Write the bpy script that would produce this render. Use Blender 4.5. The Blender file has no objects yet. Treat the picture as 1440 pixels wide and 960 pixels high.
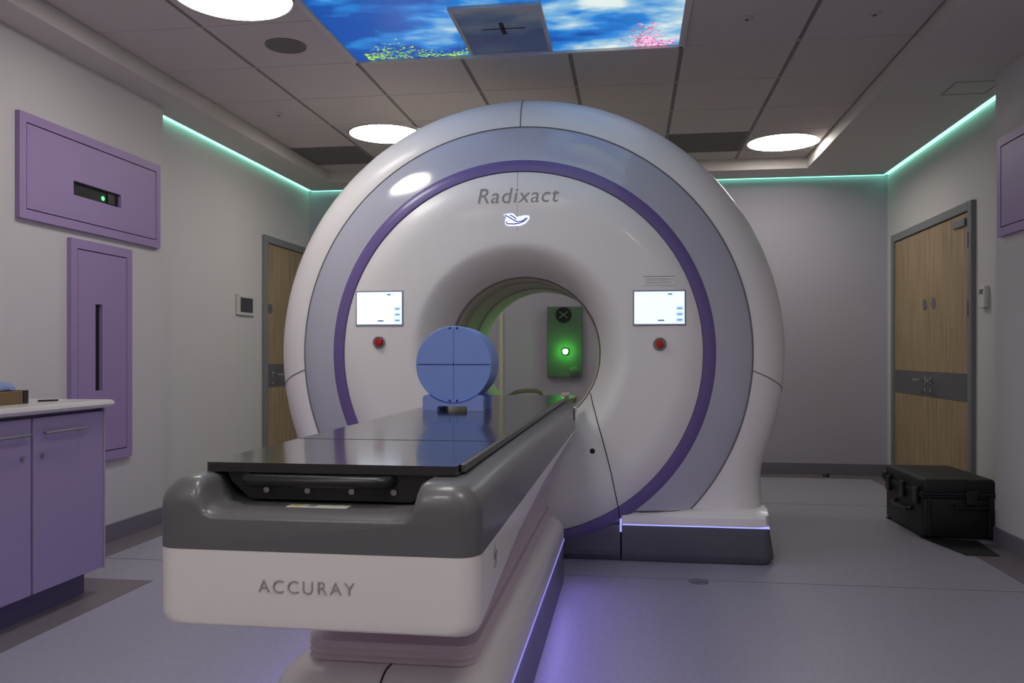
import bpy, bmesh, math, random
from mathutils import Vector, Matrix
random.seed(4)
PI = math.pi
SC = bpy.context.scene
COL = SC.collection

# ------------------------------------------------------------------ materials
def mat(name, col, rough=0.5, metal=0.0, spec=0.5, emit=None, estr=0.0, coat=0.0, noise=0.0, nscale=8.0, bump=0.0, bscale=200.0):
    m = bpy.data.materials.new(name); m.use_nodes = True
    nt = m.node_tree; b = nt.nodes['Principled BSDF']
    b.inputs['Base Color'].default_value = (*col, 1)
    b.inputs['Roughness'].default_value = rough
    b.inputs['Metallic'].default_value = metal
    b.inputs['Specular IOR Level'].default_value = spec
    b.inputs['Coat Weight'].default_value = coat
    b.inputs['Coat Roughness'].default_value = 0.08
    if emit:
        b.inputs['Emission Color'].default_value = (*emit, 1)
        b.inputs['Emission Strength'].default_value = estr
    tc = nt.nodes.new('ShaderNodeTexCoord')
    if noise:
        n = nt.nodes.new('ShaderNodeTexNoise'); n.inputs['Scale'].default_value = nscale
        n.inputs['Detail'].default_value = 5
        nt.links.new(tc.outputs['Object'], n.inputs['Vector'])
        mx = nt.nodes.new('ShaderNodeMix'); mx.data_type = 'RGBA'
        mx.inputs[6].default_value = (*[c*(1-noise) for c in col], 1)
        mx.inputs[7].default_value = (*[min(1, c*(1+noise)) for c in col], 1)
        nt.links.new(n.outputs['Fac'], mx.inputs[0]); nt.links.new(mx.outputs[2], b.inputs['Base Color'])
    if bump:
        n2 = nt.nodes.new('ShaderNodeTexNoise'); n2.inputs['Scale'].default_value = bscale
        nt.links.new(tc.outputs['Object'], n2.inputs['Vector'])
        bp = nt.nodes.new('ShaderNodeBump'); bp.inputs['Strength'].default_value = bump
        bp.inputs['Distance'].default_value = 0.002
        nt.links.new(n2.outputs['Fac'], bp.inputs['Height']); nt.links.new(bp.outputs['Normal'], b.inputs['Normal'])
    return m

def s2l(r, g, b):
    f = lambda v: ((v/255+.055)/1.055)**2.4 if v > 10 else v/255/12.92
    return (f(r), f(g), f(b))

M = {}
M['wall'] = mat('wall_paint', s2l(205, 200, 200), 0.75, noise=0.02, nscale=2, bump=0.06)
M['wallback'] = mat('back_wall_paint', s2l(178, 172, 184), 0.75, noise=0.02, nscale=2)
M['soffit'] = mat('soffit_paint', s2l(212, 206, 202), 0.8)
M['tile'] = mat('ceiling_tile', s2l(206, 197, 195), 0.9, noise=0.03, nscale=30, bump=0.25, bscale=150)
M['grid'] = mat('ceiling_grid_metal', s2l(132, 126, 124), 0.6)
M['gridlight'] = mat('ceiling_grid_light', s2l(200, 196, 194), 0.5)
M['skirt'] = mat('skirting_vinyl', s2l(120, 114, 126), 0.5)
M['white'] = mat('gantry_white', s2l(244, 240, 237), 0.36, coat=0.15)
M['white2'] = mat('couch_white', s2l(234, 230, 230), 0.35, coat=0.1)
M['band'] = mat('grey_glass_band', s2l(192, 192, 204), 0.14, coat=0.5)
M['purple_ring'] = mat('purple_ring', s2l(116, 98, 156), 0.35, coat=0.2)
M['bore'] = mat('bore_lining', s2l(190, 180, 166), 0.45)
M['base'] = mat('dark_base', s2l(84, 84, 92), 0.4, coat=0.1)
M['cover'] = mat('grey_couch_cover', s2l(96, 96, 100), 0.36, coat=0.15)
M['carbon'] = mat('black_glossy_table', (0.012, 0.012, 0.014), 0.16, coat=0.5)
M['edge'] = mat('table_edge', s2l(86, 86, 82), 0.4)
M['black'] = mat('black_metal', (0.008, 0.008, 0.009), 0.45)
M['blackp'] = mat('black_plastic', (0.012, 0.012, 0.013), 0.35)
M['seam'] = mat('dark_seam', (0.02, 0.02, 0.022), 0.6)
M['greyseam'] = mat('grey_seam', s2l(120, 118, 118), 0.6)
M['bellow'] = mat('pink_bellows', s2l(212, 196, 206), 0.5)
M['text'] = mat('grey_lettering', s2l(158, 156, 156), 0.4)
M['chrome'] = mat('chrome', (0.6, 0.6, 0.6), 0.18, metal=1)
M['steel'] = mat('brushed_steel', (0.35, 0.35, 0.36), 0.35, metal=1)
M['blue'] = mat('phantom_blue', s2l(128, 158, 234), 0.45, noise=0.04, nscale=14)
M['blue2'] = mat('phantom_stand_blue', s2l(136, 158, 230), 0.45)
M['navy'] = mat('phantom_marks', s2l(20, 30, 90), 0.5)
M['lilac'] = mat('lilac_laminate', s2l(152, 136, 168), 0.42, noise=0.02, nscale=3)
M['lilacpanel'] = mat('lilac_panel_paint', s2l(158, 134, 180), 0.5)
M['worktop'] = mat('worktop_laminate', s2l(206, 200, 194), 0.3, noise=0.06, nscale=60)
M['endpanel'] = mat('pale_edge_panel', s2l(160, 152, 160), 0.5)
M['plinth'] = mat('cabinet_plinth', s2l(96, 88, 110), 0.5)
M['frame'] = mat('door_frame_grey', s2l(124, 126, 128), 0.5)
M['kick'] = mat('door_push_plate', s2l(98, 94, 98), 0.5)
M['case'] = mat('case_polymer', (0.010, 0.010, 0.011), 0.5, bump=0.2, bscale=400)
M['mat'] = mat('rubber_mat', (0.006, 0.006, 0.007), 0.7)
M['red'] = mat('red_button', s2l(190, 30, 30), 0.35)
M['grey'] = mat('grey_plastic', s2l(150, 148, 148), 0.45)
M['vent'] = mat('vent_grille', s2l(112, 108, 106), 0.7)
M['lamp'] = mat('lamp_diffuser', (1, 1, 1), 0.5, emit=(1.0, 0.955, 0.90), estr=8.0)
M['rim'] = mat('lamp_rim', s2l(215, 210, 205), 0.4)
M['mint'] = mat('mint_led', (0.2, 0.8, 0.6), 0.5, emit=(0.28, 0.95, 0.68), estr=1.1)
M['bluled'] = mat('blue_white_led', (0.5, 0.5, 1), 0.5, emit=(0.42, 0.45, 1.0), estr=0.35)
M['violed'] = mat('violet_led', (0.4, 0.4, 1), 0.5, emit=(0.33, 0.28, 1.0), estr=0.25)
M['iconglow'] = mat('icon_glow', (0.7, 0.75, 1), 0.5, emit=(0.62, 0.68, 1.0), estr=.5)
M['iconline'] = mat('icon_line', s2l(60, 60, 170), 0.5)
M['greenled'] = mat('green_laser', (0.5, 1, 0.5), 0.5, emit=(0.28, 1.0, 0.24), estr=12.0)
M['smallgreen'] = mat('green_indicator', (0.1, 0.6, 0.2), 0.5, emit=(0.1, 0.8, 0.25), estr=0.8)
M['screen'] = mat('screen_white', (0.9, 0.95, 1), 0.3, emit=(0.80, 0.92, 1.0), estr=0.37)
M['screenbar'] = mat('screen_bar', (0.6, 0.75, 0.9), 0.3, emit=(0.48, 0.72, 0.92), estr=0.38)
M['screentxt'] = mat('screen_text', s2l(100, 130, 170), 0.3, emit=s2l(110, 140, 180), estr=0.2)
M['bezel'] = mat('screen_bezel', s2l(150, 155, 175), 0.35)
M['laserbox'] = mat('laser_box_face', s2l(84, 108, 86), 0.5, noise=0.25, nscale=9)
M['dark'] = mat('dark_recess', (0.006, 0.006, 0.006), 0.6)
M['kraft'] = mat('brown_card', s2l(120, 96, 66), 0.7)
M['tissue'] = mat('blue_tissue', s2l(130, 146, 190), 0.8)
M['label'] = mat('white_label', s2l(225, 225, 215), 0.5)
M['yellow'] = mat('yellow_label', s2l(205, 200, 120), 0.5)
M['trim'] = mat('cream_trim', s2l(205, 198, 176), 0.5)
M['tray'] = mat('rear_tray', s2l(170, 172, 140), 0.35)

def wood_mat():
    m = bpy.data.materials.new('oak_veneer'); m.use_nodes = True; nt = m.node_tree
    b = nt.nodes['Principled BSDF']; b.inputs['Roughness'].default_value = 0.5
    tc = nt.nodes.new('ShaderNodeTexCoord'); mp = nt.nodes.new('ShaderNodeMapping')
    mp.inputs['Scale'].default_value = (30, 30, 1.2)
    n = nt.nodes.new('ShaderNodeTexNoise'); n.inputs['Scale'].default_value = 1.6; n.inputs['Detail'].default_value = 8
    cr = nt.nodes.new('ShaderNodeValToRGB')
    cr.color_ramp.elements[0].position = .32; cr.color_ramp.elements[0].color = (*s2l(140, 118, 88), 1)
    cr.color_ramp.elements[1].position = .68; cr.color_ramp.elements[1].color = (*s2l(178, 154, 120), 1)
    nt.links.new(tc.outputs['Object'], mp.inputs[0]); nt.links.new(mp.outputs[0], n.inputs['Vector'])
    nt.links.new(n.outputs['Fac'], cr.inputs[0]); nt.links.new(cr.outputs[0], b.inputs['Base Color'])
    return m
M['oak'] = wood_mat()

def floor_mat(name, a, b_, rough):
    m = bpy.data.materials.new(name); m.use_nodes = True; nt = m.node_tree
    b = nt.nodes['Principled BSDF']; b.inputs['Roughness'].default_value = rough
    tc = nt.nodes.new('ShaderNodeTexCoord')
    n = nt.nodes.new('ShaderNodeTexNoise'); n.inputs['Scale'].default_value = 90; n.inputs['Detail'].default_value = 3
    mp = nt.nodes.new('ShaderNodeMapping'); mp.inputs['Scale'].default_value = (1, .25, 1)
    mx = nt.nodes.new('ShaderNodeMix'); mx.data_type = 'RGBA'
    mx.inputs[6].default_value = (*a, 1); mx.inputs[7].default_value = (*b_, 1)
    nt.links.new(tc.outputs['Object'], mp.inputs[0]); nt.links.new(mp.outputs[0], n.inputs['Vector'])
    nt.links.new(n.outputs['Fac'], mx.inputs[0]); nt.links.new(mx.outputs[2], b.inputs['Base Color'])
    return m
M['floor'] = floor_mat('vinyl_floor', s2l(146, 142, 156), s2l(168, 164, 176), 0.42)
M['border'] = floor_mat('vinyl_border', s2l(112, 102, 108), s2l(124, 114, 120), 0.4)

def sky_mat(name, dim):
    """backlit printed sky: object coordinates are metres from the panel centre"""
    m = bpy.data.materials.new(name); m.use_nodes = True; nt = m.node_tree; N = nt.nodes.new; L = nt.links.new
    b = nt.nodes['Principled BSDF']; b.inputs['Roughness'].default_value = .3
    tc = N('ShaderNodeTexCoord')
    n = N('ShaderNodeTexNoise'); n.inputs['Scale'].default_value = 2.0; n.inputs['Detail'].default_value = 7; n.inputs['Roughness'].default_value = .55
    mp = N('ShaderNodeMapping'); mp.inputs['Location'].default_value = (3.1, 1.7, 0); mp.inputs['Scale'].default_value = (1, 1.7, 1)
    L(tc.outputs['Object'], mp.inputs[0]); L(mp.outputs[0], n.inputs['Vector'])
    sx = N('ShaderNodeSeparateXYZ'); L(tc.outputs['Object'], sx.inputs[0])
    ma = N('ShaderNodeMath'); ma.operation = 'MULTIPLY_ADD'; ma.inputs[1].default_value = .16; L(sx.outputs[0], ma.inputs[0]); L(n.outputs['Fac'], ma.inputs[2])
    mb = N('ShaderNodeMath'); mb.operation = 'MULTIPLY_ADD'; mb.inputs[1].default_value = -.14; L(sx.outputs[1], mb.inputs[0]); L(ma.outputs[0], mb.inputs[2])
    cr = N('ShaderNodeValToRGB'); E = cr.color_ramp.elements
    E[0].position = .34; E[0].color = (*s2l(0, 78, 170), 1)
    E[1].position = .63; E[1].color = (*s2l(228, 240, 236), 1)
    e = E.new(.44); e.color = (*s2l(30, 130, 215), 1)
    e = E.new(.53); e.color = (*s2l(128, 184, 222), 1)
    L(mb.outputs[0], cr.inputs[0])
    if dim:
        mx = N('ShaderNodeMix'); mx.data_type = 'RGBA'; mx.inputs[0].default_value = .82
        mx.inputs[7].default_value = (*s2l(66, 66, 98), 1); L(cr.outputs[0], mx.inputs[6]); out = mx.outputs[2]
        b.inputs['Emission Strength'].default_value = .16
    else:
        out = cr.outputs[0]; b.inputs['Emission Strength'].default_value = 0.42
    b.inputs['Base Color'].default_value = (.02, .02, .02, 1)
    L(out, b.inputs['Emission Color'])
    return m
M['sky'] = sky_mat('printed_sky', False)
M['skydim'] = sky_mat('printed_sky_dim', True)
M['leafy'] = mat('printed_leaves', s2l(180, 205, 70), .5, emit=s2l(178, 205, 60), estr=.36)
M['leafy2'] = mat('printed_leaves_teal', s2l(60, 150, 110), .5, emit=s2l(60, 150, 120), estr=.36)
M['blossom'] = mat('printed_blossom', s2l(228, 175, 200), .5, emit=s2l(228, 172, 200), estr=.36)
M['blossom2'] = mat('printed_blossom_dark', s2l(190, 110, 145), .5, emit=s2l(185, 108, 145), estr=.36)

# ------------------------------------------------------------------ helpers
ORG = {}
def obj(name, bm, material, parent=None, smooth=None, auto=None):
    me = bpy.data.meshes.new(name)
    if smooth is not None:
        for f in bm.faces: f.smooth = smooth
    if parent is None:
        zs = [v.co.z for v in bm.verts]; xs = [v.co.x for v in bm.verts]; ys = [v.co.y for v in bm.verts]
        loc = Vector(((min(xs)+max(xs))/2, (min(ys)+max(ys))/2, min(zs)))
    else:
        loc = ORG[parent.name]
    bm.transform(Matrix.Translation(-loc))
    bm.to_mesh(me); bm.free()
    mats = material if isinstance(material, (list, tuple)) else [material]
    for m in mats: me.materials.append(m)
    o = bpy.data.objects.new(name, me); COL.objects.link(o)
    if parent is None: o.location = loc
    else: o.parent = parent
    ORG[o.name] = loc
    if auto:
        me.set_sharp_from_angle(angle=math.radians(auto))
    return o

def tag(o, label, cat, group=None):
    o['label'] = label; o['category'] = cat
    if group: o['group'] = group
    return o
def struct(name, bm, m, parent=None, **k):
    o = obj(name, bm, m, parent, **k)
    if parent is None: o['kind'] = 'structure'
    return o
def thing(name, label, cat, loc, group=None):
    o = bpy.data.objects.new(name, None); COL.objects.link(o); o.location = loc
    ORG[o.name] = Vector(loc); o.empty_display_size = .1
    return tag(o, label, cat, group)

def add_box(bm, x0, x1, y0, y1, z0, z1, bev=0, seg=2, mi=0):
    vs = [bm.verts.new((x, y, z)) for x in (x0, x1) for y in (y0, y1) for z in (z0, z1)]
    idx = [(0, 1, 3, 2), (4, 6, 7, 5), (0, 4, 5, 1), (2, 3, 7, 6), (0, 2, 6, 4), (1, 5, 7, 3)]
    fs = [bm.faces.new([vs[i] for i in q]) for q in idx]
    for f in fs: f.material_index = mi
    if bev:
        es = {e for f in fs for e in f.edges}
        r = bmesh.ops.bevel(bm, geom=list(es), offset=bev, segments=seg, affect='EDGES', profile=.5)
        for f in r['faces']: f.material_index = mi
    return fs
def bx(*a, **k):
    bm = bmesh.new(); add_box(bm, *a, **k); bmesh.ops.recalc_face_normals(bm, faces=bm.faces); return bm

def add_tube(bm, pts, r, n=8, closed=False, cap=True):
    pts = [Vector(p) for p in pts]; rings = []; N = len(pts); up = None
    for i, p in enumerate(pts):
        a = pts[(i-1) % N] if (closed or i > 0) else p; b = pts[(i+1) % N] if (closed or i < N-1) else p
        t = (b-a).normalized()
        if up is None:
            up = t.orthogonal().normalized()
        up = (up - t*up.dot(t)).normalized(); w = t.cross(up)
        rr = r[i] if isinstance(r, (list, tuple)) else r
        rings.append([bm.verts.new(p+(up*math.cos(2*PI*k/n)+w*math.sin(2*PI*k/n))*rr) for k in range(n)])
    for i in range(N if closed else N-1):
        A, B = rings[i], rings[(i+1) % N]
        for k in range(n): bm.faces.new((A[k], A[(k+1) % n], B[(k+1) % n], B[k]))
    if cap and not closed:
        bm.faces.new(rings[0][::-1]); bm.faces.new(rings[-1])
def tube(*a, **k):
    bm = bmesh.new(); add_tube(bm, *a, **k); bmesh.ops.recalc_face_normals(bm, faces=bm.faces)
    for f in bm.faces: f.smooth = True
    return bm

def add_lathe(bm, prof, c, axis='z', n=48, a0=0, a1=2*PI):
    """prof: (r, h); c centre; axis direction of h"""
    full = abs(a1-a0-2*PI) < 1e-6; K = n if full else n+1; rings = []
    for r, h in prof:
        ring = []
        for k in range(K):
            a = a0+(a1-a0)*k/n; u, v = r*math.cos(a), r*math.sin(a)
            if axis == 'z': p = (c[0]+u, c[1]+v, c[2]+h)
            elif axis == 'y': p = (c[0]+u, c[1]+h, c[2]+v)
            else: p = (c[0]+h, c[1]+u, c[2]+v)
            ring.append(bm.verts.new(p))
        rings.append(ring)
    for A, B in zip(rings, rings[1:]):
        for k in range(n):
            q = (A[k], A[(k+1) % K], B[(k+1) % K], B[k])
            bm.faces.new(q)
    return rings
def lathe(prof, c, axis='z', n=48, caps=(False, False), **k):
    bm = bmesh.new(); rings = add_lathe(bm, prof, c, axis, n, **k)
    if caps[0]: bm.faces.new(rings[0])
    if caps[1]: bm.faces.new(rings[-1])
    bmesh.ops.recalc_face_normals(bm, faces=bm.faces)
    return bm
def cyl(c, r, h, axis='z', n=32, bev=0):
    prof = [(r, 0), (r, h)] if not bev else [(r-bev, 0), (r, bev), (r, h-bev), (r-bev, h)]
    return lathe(prof, c, axis, n, (True, True))

def text_mesh(s, size, ext, shear=0.0, spacing=1.0, offset=0.0):
    cu = bpy.data.curves.new('t', 'FONT'); cu.body = s; cu.size = size; cu.extrude = ext; cu.shear = shear
    cu.align_x = 'CENTER'; cu.align_y = 'CENTER'; cu.space_character = spacing; cu.offset = offset
    o = bpy.data.objects.new('t', cu); COL.objects.link(o)
    dg = bpy.context.evaluated_depsgraph_get(); me = bpy.data.meshes.new_from_object(o.evaluated_get(dg))
    bpy.data.objects.remove(o); bpy.data.curves.remove(cu)
    bm = bmesh.new(); bm.from_mesh(me); bpy.data.meshes.remove(me)
    return bm
FRONT = Matrix.Rotation(PI/2, 4, 'X')     # text facing -Y

def poly_prism(pts, y0, y1):
    """outline in XZ extruded along Y"""
    bm = bmesh.new()
    A = [bm.verts.new((x, y0, z)) for x, z in pts]; B = [bm.verts.new((x, y1, z)) for x, z in pts]
    bm.faces.new(A); bm.faces.new(B[::-1]); n = len(pts)
    for i in range(n): bm.faces.new((A[i], B[i], B[(i+1) % n], A[(i+1) % n]))
    bmesh.ops.recalc_face_normals(bm, faces=bm.faces)
    return bm
def plan_prism(pts, z0, z1):
    bm = bmesh.new()
    A = [bm.verts.new((x, y, z0)) for x, y in pts]; B = [bm.verts.new((x, y, z1)) for x, y in pts]
    bm.faces.new(A); bm.faces.new(B[::-1]); n = len(pts)
    for i in range(n): bm.faces.new((A[i], B[i], B[(i+1) % n], A[(i+1) % n]))
    bmesh.ops.recalc_face_normals(bm, faces=bm.faces)
    return bm
def round_plan(x0, x1, y0, y1, r, seg=8, rb=None):
    """rounded rectangle outline, r at the y0 corners, rb at y1"""
    rb = r if rb is None else rb; out = []
    for cx, cy, a, rr in ((x1-r, y0+r, -PI/2, r), (x1-rb, y1-rb, 0, rb), (x0+rb, y1-rb, PI/2, rb), (x0+r, y0+r, PI, r)):
        for k in range(seg+1):
            t = a+PI/2*k/seg; out.append((cx+rr*math.cos(t), cy+rr*math.sin(t)))
    return out

# ------------------------------------------------------------------ room
XL, XR, YB, YF = -3.04, 2.20, 7.62, -1.8
XLn, XRn, YLn, YRn = -2.90, 2.00, 4.87, 4.96
ZC, ZS = 2.693, 2.60

bm = bmesh.new(); add_box(bm, XL-.1, XR+.1, YF-.1, YB+.1, -.1, 0)
floor = struct('floor', bm, M['floor'])
bm = bmesh.new()
for a in ((XLn, -2.70, 3.61, YLn), (XL, -2.84, YLn, YB), (-2.84, 2.0, YB-.22, YB), (2.0, XR, YRn, YB), (1.78, XRn, YF, YRn),
          (-2.90, -2.20, -1.6, 3.61)):
    add_box(bm, a[0], a[1], a[2], a[3], 0.0, 0.0015)
obj('floor_border', bm, M['border'], floor)
bm = bmesh.new()
for y in (3.98, 6.1): add_box(bm, -2.84, 2.0, y, y+.004, 0, .0012)
obj('weld_seam', bm, M['greyseam'], floor)

bm = bmesh.new(); add_box(bm, XL-.1, XL, YLn, YB+.1, 0, 2.9); add_box(bm, XL-.1, XLn, YF, YLn, 0, 2.9)
struct('wall_left', bm, M['wall'])
bm = bmesh.new(); add_box(bm, XR, XR+.1, YRn, YB+.1, 0, 2.9); add_box(bm, XRn, XR+.1, YF, YRn, 0, 2.9)
struct('wall_right', bm, M['wall'])
struct('wall_back', bx(XL, XR, YB, YB+.1, 0, 2.9), M['wallback'])
struct('wall_front', bx(XL, XR, YF-.1, YF, 0, 2.9), M['wall'])
# skirting
bm = bmesh.new(); add_box(bm, XLn, XLn+.012, 3.42, YLn, 0, .1); add_box(bm, XL, XLn+.012, YLn, YLn+.012, 0, .1); add_box(bm, XL, XL+.012, YLn, 6.59, 0, .1)
struct('baseboard_left', bm, M['skirt'])
struct('baseboard_back', bx(XL, XR, YB-.012, YB, 0, .1), M['skirt'])
bm = bmesh.new(); add_box(bm, XRn-.012, XRn, YF, YRn, 0, .1); add_box(bm, XR-.012, XR, YRn, 5.74, 0, .1); add_box(bm, XR-.012, XR, 7.43, YB, 0, .1)
struct('baseboard_right', bm, M['skirt'])

# ceiling: 600 mm tiles between the soffits
GX = [-2.73+.6*i for i in range(8)]; BI_L, BI_R, BI_B = -2.70, 1.45, 7.22
GY = [YF]+[y for y in (3.93-.6*9+.6*k for k in range(16)) if y > YF+.1 and y < BI_B-.1]+[BI_B]
bm = bmesh.new()
SKY = (-1.53, .27, 2.73, 4.53)
VENTS = [(-2.73, 6.33), (.27, 6.33)]
for i in range(7):
    x0, x1 = max(GX[i], BI_L)+.012, min(GX[i+1], BI_R)-.012
    for y0, y1 in zip(GY, GY[1:]):
        if x0 > SKY[0]-.01 and x1 < SKY[1]+.01 and y0 > SKY[2]-.01 and y1 < SKY[3]+.01: continue
        add_box(bm, x0, x1, y0+.004, y1-.004, ZC, ZC+.02)
add_box(bm, XL, XR, YF, YB, 2.85, 2.9)
ceil = struct('ceiling', bm, M['tile'])
bm = bmesh.new()
for x in GX[1:-1]:
    if SKY[0]+.1 < x < SKY[1]-.1:
        add_box(bm, x-.013, x+.013, YF, SKY[2], ZC+.004, ZC+.018); add_box(bm, x-.013, x+.013, SKY[3], BI_B, ZC+.004, ZC+.018)
    else: add_box(bm, x-.013, x+.013, YF, BI_B, ZC+.004, ZC+.018)
obj('ceiling_grid', bm, M['grid'], ceil)
bm = bmesh.new()
for y in GY[1:-1]:
    if SKY[2]-.1 < y < SKY[3]+.1:
        add_box(bm, BI_L, SKY[0], y-.004, y+.004, ZC-.002, ZC+.018); add_box(bm, SKY[1], BI_R, y-.004, y+.004, ZC-.002, ZC+.018)
    else: add_box(bm, BI_L, BI_R, y-.004, y+.004, ZC-.002, ZC+.018)
obj('cross_bar', bm, M['gridlight'], ceil)
# soffits leave a slot for the light strip beside the wall
G = .045
bm = bmesh.new()
add_box(bm, XL+G, BI_L, YLn, BI_B, ZS, 2.85); add_box(bm, XLn, BI_L, YF, YLn, ZS, 2.85)
add_box(bm, BI_R, XR-G, YRn, BI_B, ZS, 2.85); add_box(bm, BI_R, XRn, YF, YRn, ZS, 2.85)
add_box(bm, XL+G, XR-G, BI_B, YB-G, ZS, 2.85)
struct('trim_1', bm, M['soffit'])
# access hatch outline in the soffit
bm = bmesh.new()
hx0, hx1, hy0, hy1 = 1.83, 2.08, 5.06, 5.30
for a in ((hx0, hx1, hy0, hy0+.006), (hx0, hx1, hy1-.006, hy1), (hx0, hx0+.006, hy0, hy1), (hx1-.006, hx1, hy0, hy1)):
    add_box(bm, a[0], a[1], a[2], a[3], ZS-.002, ZS)
struct('trim_2', bm, M['grid'])

def led(name, b, label):
    tag(obj(name, bx(*b), M['mint']), label, 'light strip', None)
led('light_strip', (XL, XL+.03, YLn+.01, YB-.03, ZS+.004, ZS+.016), 'mint green light strip glowing along the top of the left wall')
led('light_strip', (XL+.03, XR-.03, YB-.03, YB, ZS+.004, ZS+.016), 'mint green light strip glowing along the top of the far wall behind the scanner')
led('light_strip', (XR-.03, XR, YRn+.01, YB-.03, ZS+.004, ZS+.016), 'mint green light strip glowing along the top of the right wall above the double door')

# round lamps
def lamp(x, y, label, r=.262):
    t = thing('ceiling_light', label, 'ceiling light', (x, y, ZC-.012), 'round ceiling lights')
    obj('rim', lathe([(r+.012, .012), (r+.012, 0), (r, 0), (r, .012)], (x, y, ZC-.012), n=64), M['rim'], t, smooth=True)
    obj('diffuser', cyl((x, y, ZC-.010), r, .006, n=64), M['lamp'], t)
lamp(-1.80, 3.60, 'round white ceiling light at top left of the photo, nearest the sky picture')
lamp(-1.80, 6.00, 'round white ceiling light partly hidden behind the upper left rim of the scanner')
lamp(1.16, 6.67, 'round white ceiling light right of the scanner near the soffit corner')
for x, y, lbx in ((.56, .7, 'added out-of-view ceiling light above the near right part of the room'), (-.93, -.2, 'added out-of-view ceiling light above and behind the camera'), (-.63, 1.55, 'added out-of-view ceiling light above the near end of the treatment couch'), (-1.8, -1.2, 'added out-of-view ceiling light in the rear left corner behind the camera')):  # unseen lamps, added for frontal light on the scanner
    lamp(x, y, lbx)

for (x, y), lb in zip(VENTS, ('grey vent tile in the ceiling left of the scanner', 'grey vent tile in the ceiling between scanner and right ceiling light')):
    t = thing('ceiling_vent', lb, 'vent', (x+.3, y+.3, ZC-.006))
    x0 = max(x, BI_L)+.014; x1 = x+.586
    obj('panel', bx(x0, x1, y+.006, y+.594, ZC-.004, ZC-.0002), M['vent'], t)
    bm = bmesh.new(); k = 0
    while y+.03+k*.03 < y+.58:
        add_box(bm, x0+.02, x1-.02, y+.03+k*.03, y+.034+k*.03, ZC-.006, ZC-.003); k += 1
    obj('slats', bm, M['grid'], t)
t = thing('ceiling_speaker', 'round grey speaker grille flush in the ceiling tile left of the sky panel', 'speaker', (-1.815, 4.226, ZC-.006))
obj('grille', cyl((-1.815, 4.226, ZC-.005), .10, .0048, n=40), M['vent'], t)
obj('rim', lathe([(.108, .0058), (.108, 0), (.10, 0), (.10, .0058)], (-1.815, 4.226, ZC-.006), n=40), M['grid'], t)
for x, y, lb in ((1.159, 4.22, 'small ceiling sensor in the tile at the top right, nearest the right soffit'),
                 (.559, 4.19, 'small ceiling sensor in the tile just right of the sky panel'),
                 (-2.379, 5.42, 'small ceiling sensor in the tile left of the scanner, below the round speaker')):
    t = thing('ceiling_sensor', lb, 'sensor', (x, y, ZC-.016))
    obj('base', lathe([(.001, 0), (.022, 0), (.028, .006), (.028, .010)], (x, y, ZC-.0102), n=24), M['gridlight'], t, smooth=True)
    obj('lens', lathe([(.001, 0), (.008, .001), (.010, .006)], (x, y, ZC-.016), n=16), M['vent'], t, smooth=True)

# sky panel
sx, sy = -.63, 3.63
t = thing('sky_ceiling_panel', 'backlit ceiling picture of blue sky with clouds, leaves and pink blossom', 'ceiling picture', (sx, sy, ZC-.01))
bm = bmesh.new()
for a in ((SKY[0]-.012, SKY[0]+.02, SKY[2], SKY[3]), (SKY[1]-.02, SKY[1]+.012, SKY[2], SKY[3]), (SKY[0], SKY[1], SKY[3]-.02, SKY[3]), (SKY[0], SKY[1], SKY[2], SKY[2]+.02)):
    add_box(bm, a[0], a[1], a[2], a[3], ZC-.012, ZC+.02)
obj('frame', bm, M['soffit'], t)
bm = bx(SKY[0]+.02, SKY[1]-.02, SKY[2]+.02, SKY[3]-.02, ZC+.002, ZC+.01)
obj('sky_print', bm, M['sky'], t)
def flecks(n, fx, fy, smin, smax, z):
    bm = bmesh.new()
    for i in range(n):
        x, y = fx(), fy(); s = random.uniform(smin, smax); a = random.uniform(0, PI)
        k = 5; vs = []
        for j in range(k):
            rr = s*random.uniform(.6, 1.2); vs.append((x+rr*math.cos(a+2*PI*j/k), y+rr*math.sin(a+2*PI*j/k)*.8))
        A = [bm.verts.new((px, py, z)) for px, py in vs]; bm.faces.new(A[::-1])
    return bm
def cx_l():
    u = random.random(); return -1.44+.62*(u**1.5)
def hl(x): return .20*math.exp(-((x+1.25)/.13)**2)+.06+.08*math.exp(-((x+.86)/.05)**2)
def mk_leaf(n, s0, s1, z):
    bm = bmesh.new()
    for i in range(n):
        x = cx_l(); y = 4.505-abs(random.gauss(0, .45))*hl(x)-.004; s = random.uniform(s0, s1); a = random.uniform(0, PI)
        A = [bm.verts.new((x+s*random.uniform(.5, 1.3)*math.cos(a+2*PI*j/5), min(4.508, y+.8*s*random.uniform(.5, 1.3)*math.sin(a+2*PI*j/5)), z)) for j in range(5)]
        bm.faces.new(A[::-1])
    return bm
obj('printed_leaves', mk_leaf(260, .004, .010, ZC+.0012), M['leafy'], t)
obj('printed_foliage', mk_leaf(150, .006, .013, ZC+.0016), M['leafy2'], t)
def mk_blos(n, s0, s1, z):
    bm = bmesh.new()
    for i in range(n):
        if random.random() < .72: x = random.gauss(.075, .038); y = 4.505-abs(random.gauss(0, .13))
        else: x = random.uniform(.10, .235); y = 4.505-abs(random.gauss(0, .05))
        x = min(x, .236); y = max(4.2, y); s = random.uniform(s0, s1); a = random.uniform(0, PI)
        A = [bm.verts.new((x+s*random.uniform(.7, 1.2)*math.cos(a+2*PI*j/6), min(4.508, y+s*random.uniform(.7, 1.2)*math.sin(a+2*PI*j/6)), z)) for j in range(6)]
        bm.faces.new(A[::-1])
    return bm
obj('printed_blossom', mk_blos(170, .005, .010, ZC+.0012), M['blossom'], t)
obj('printed_branches', mk_blos(120, .006, .012, ZC+.0016), M['blossom2'], t)
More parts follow.
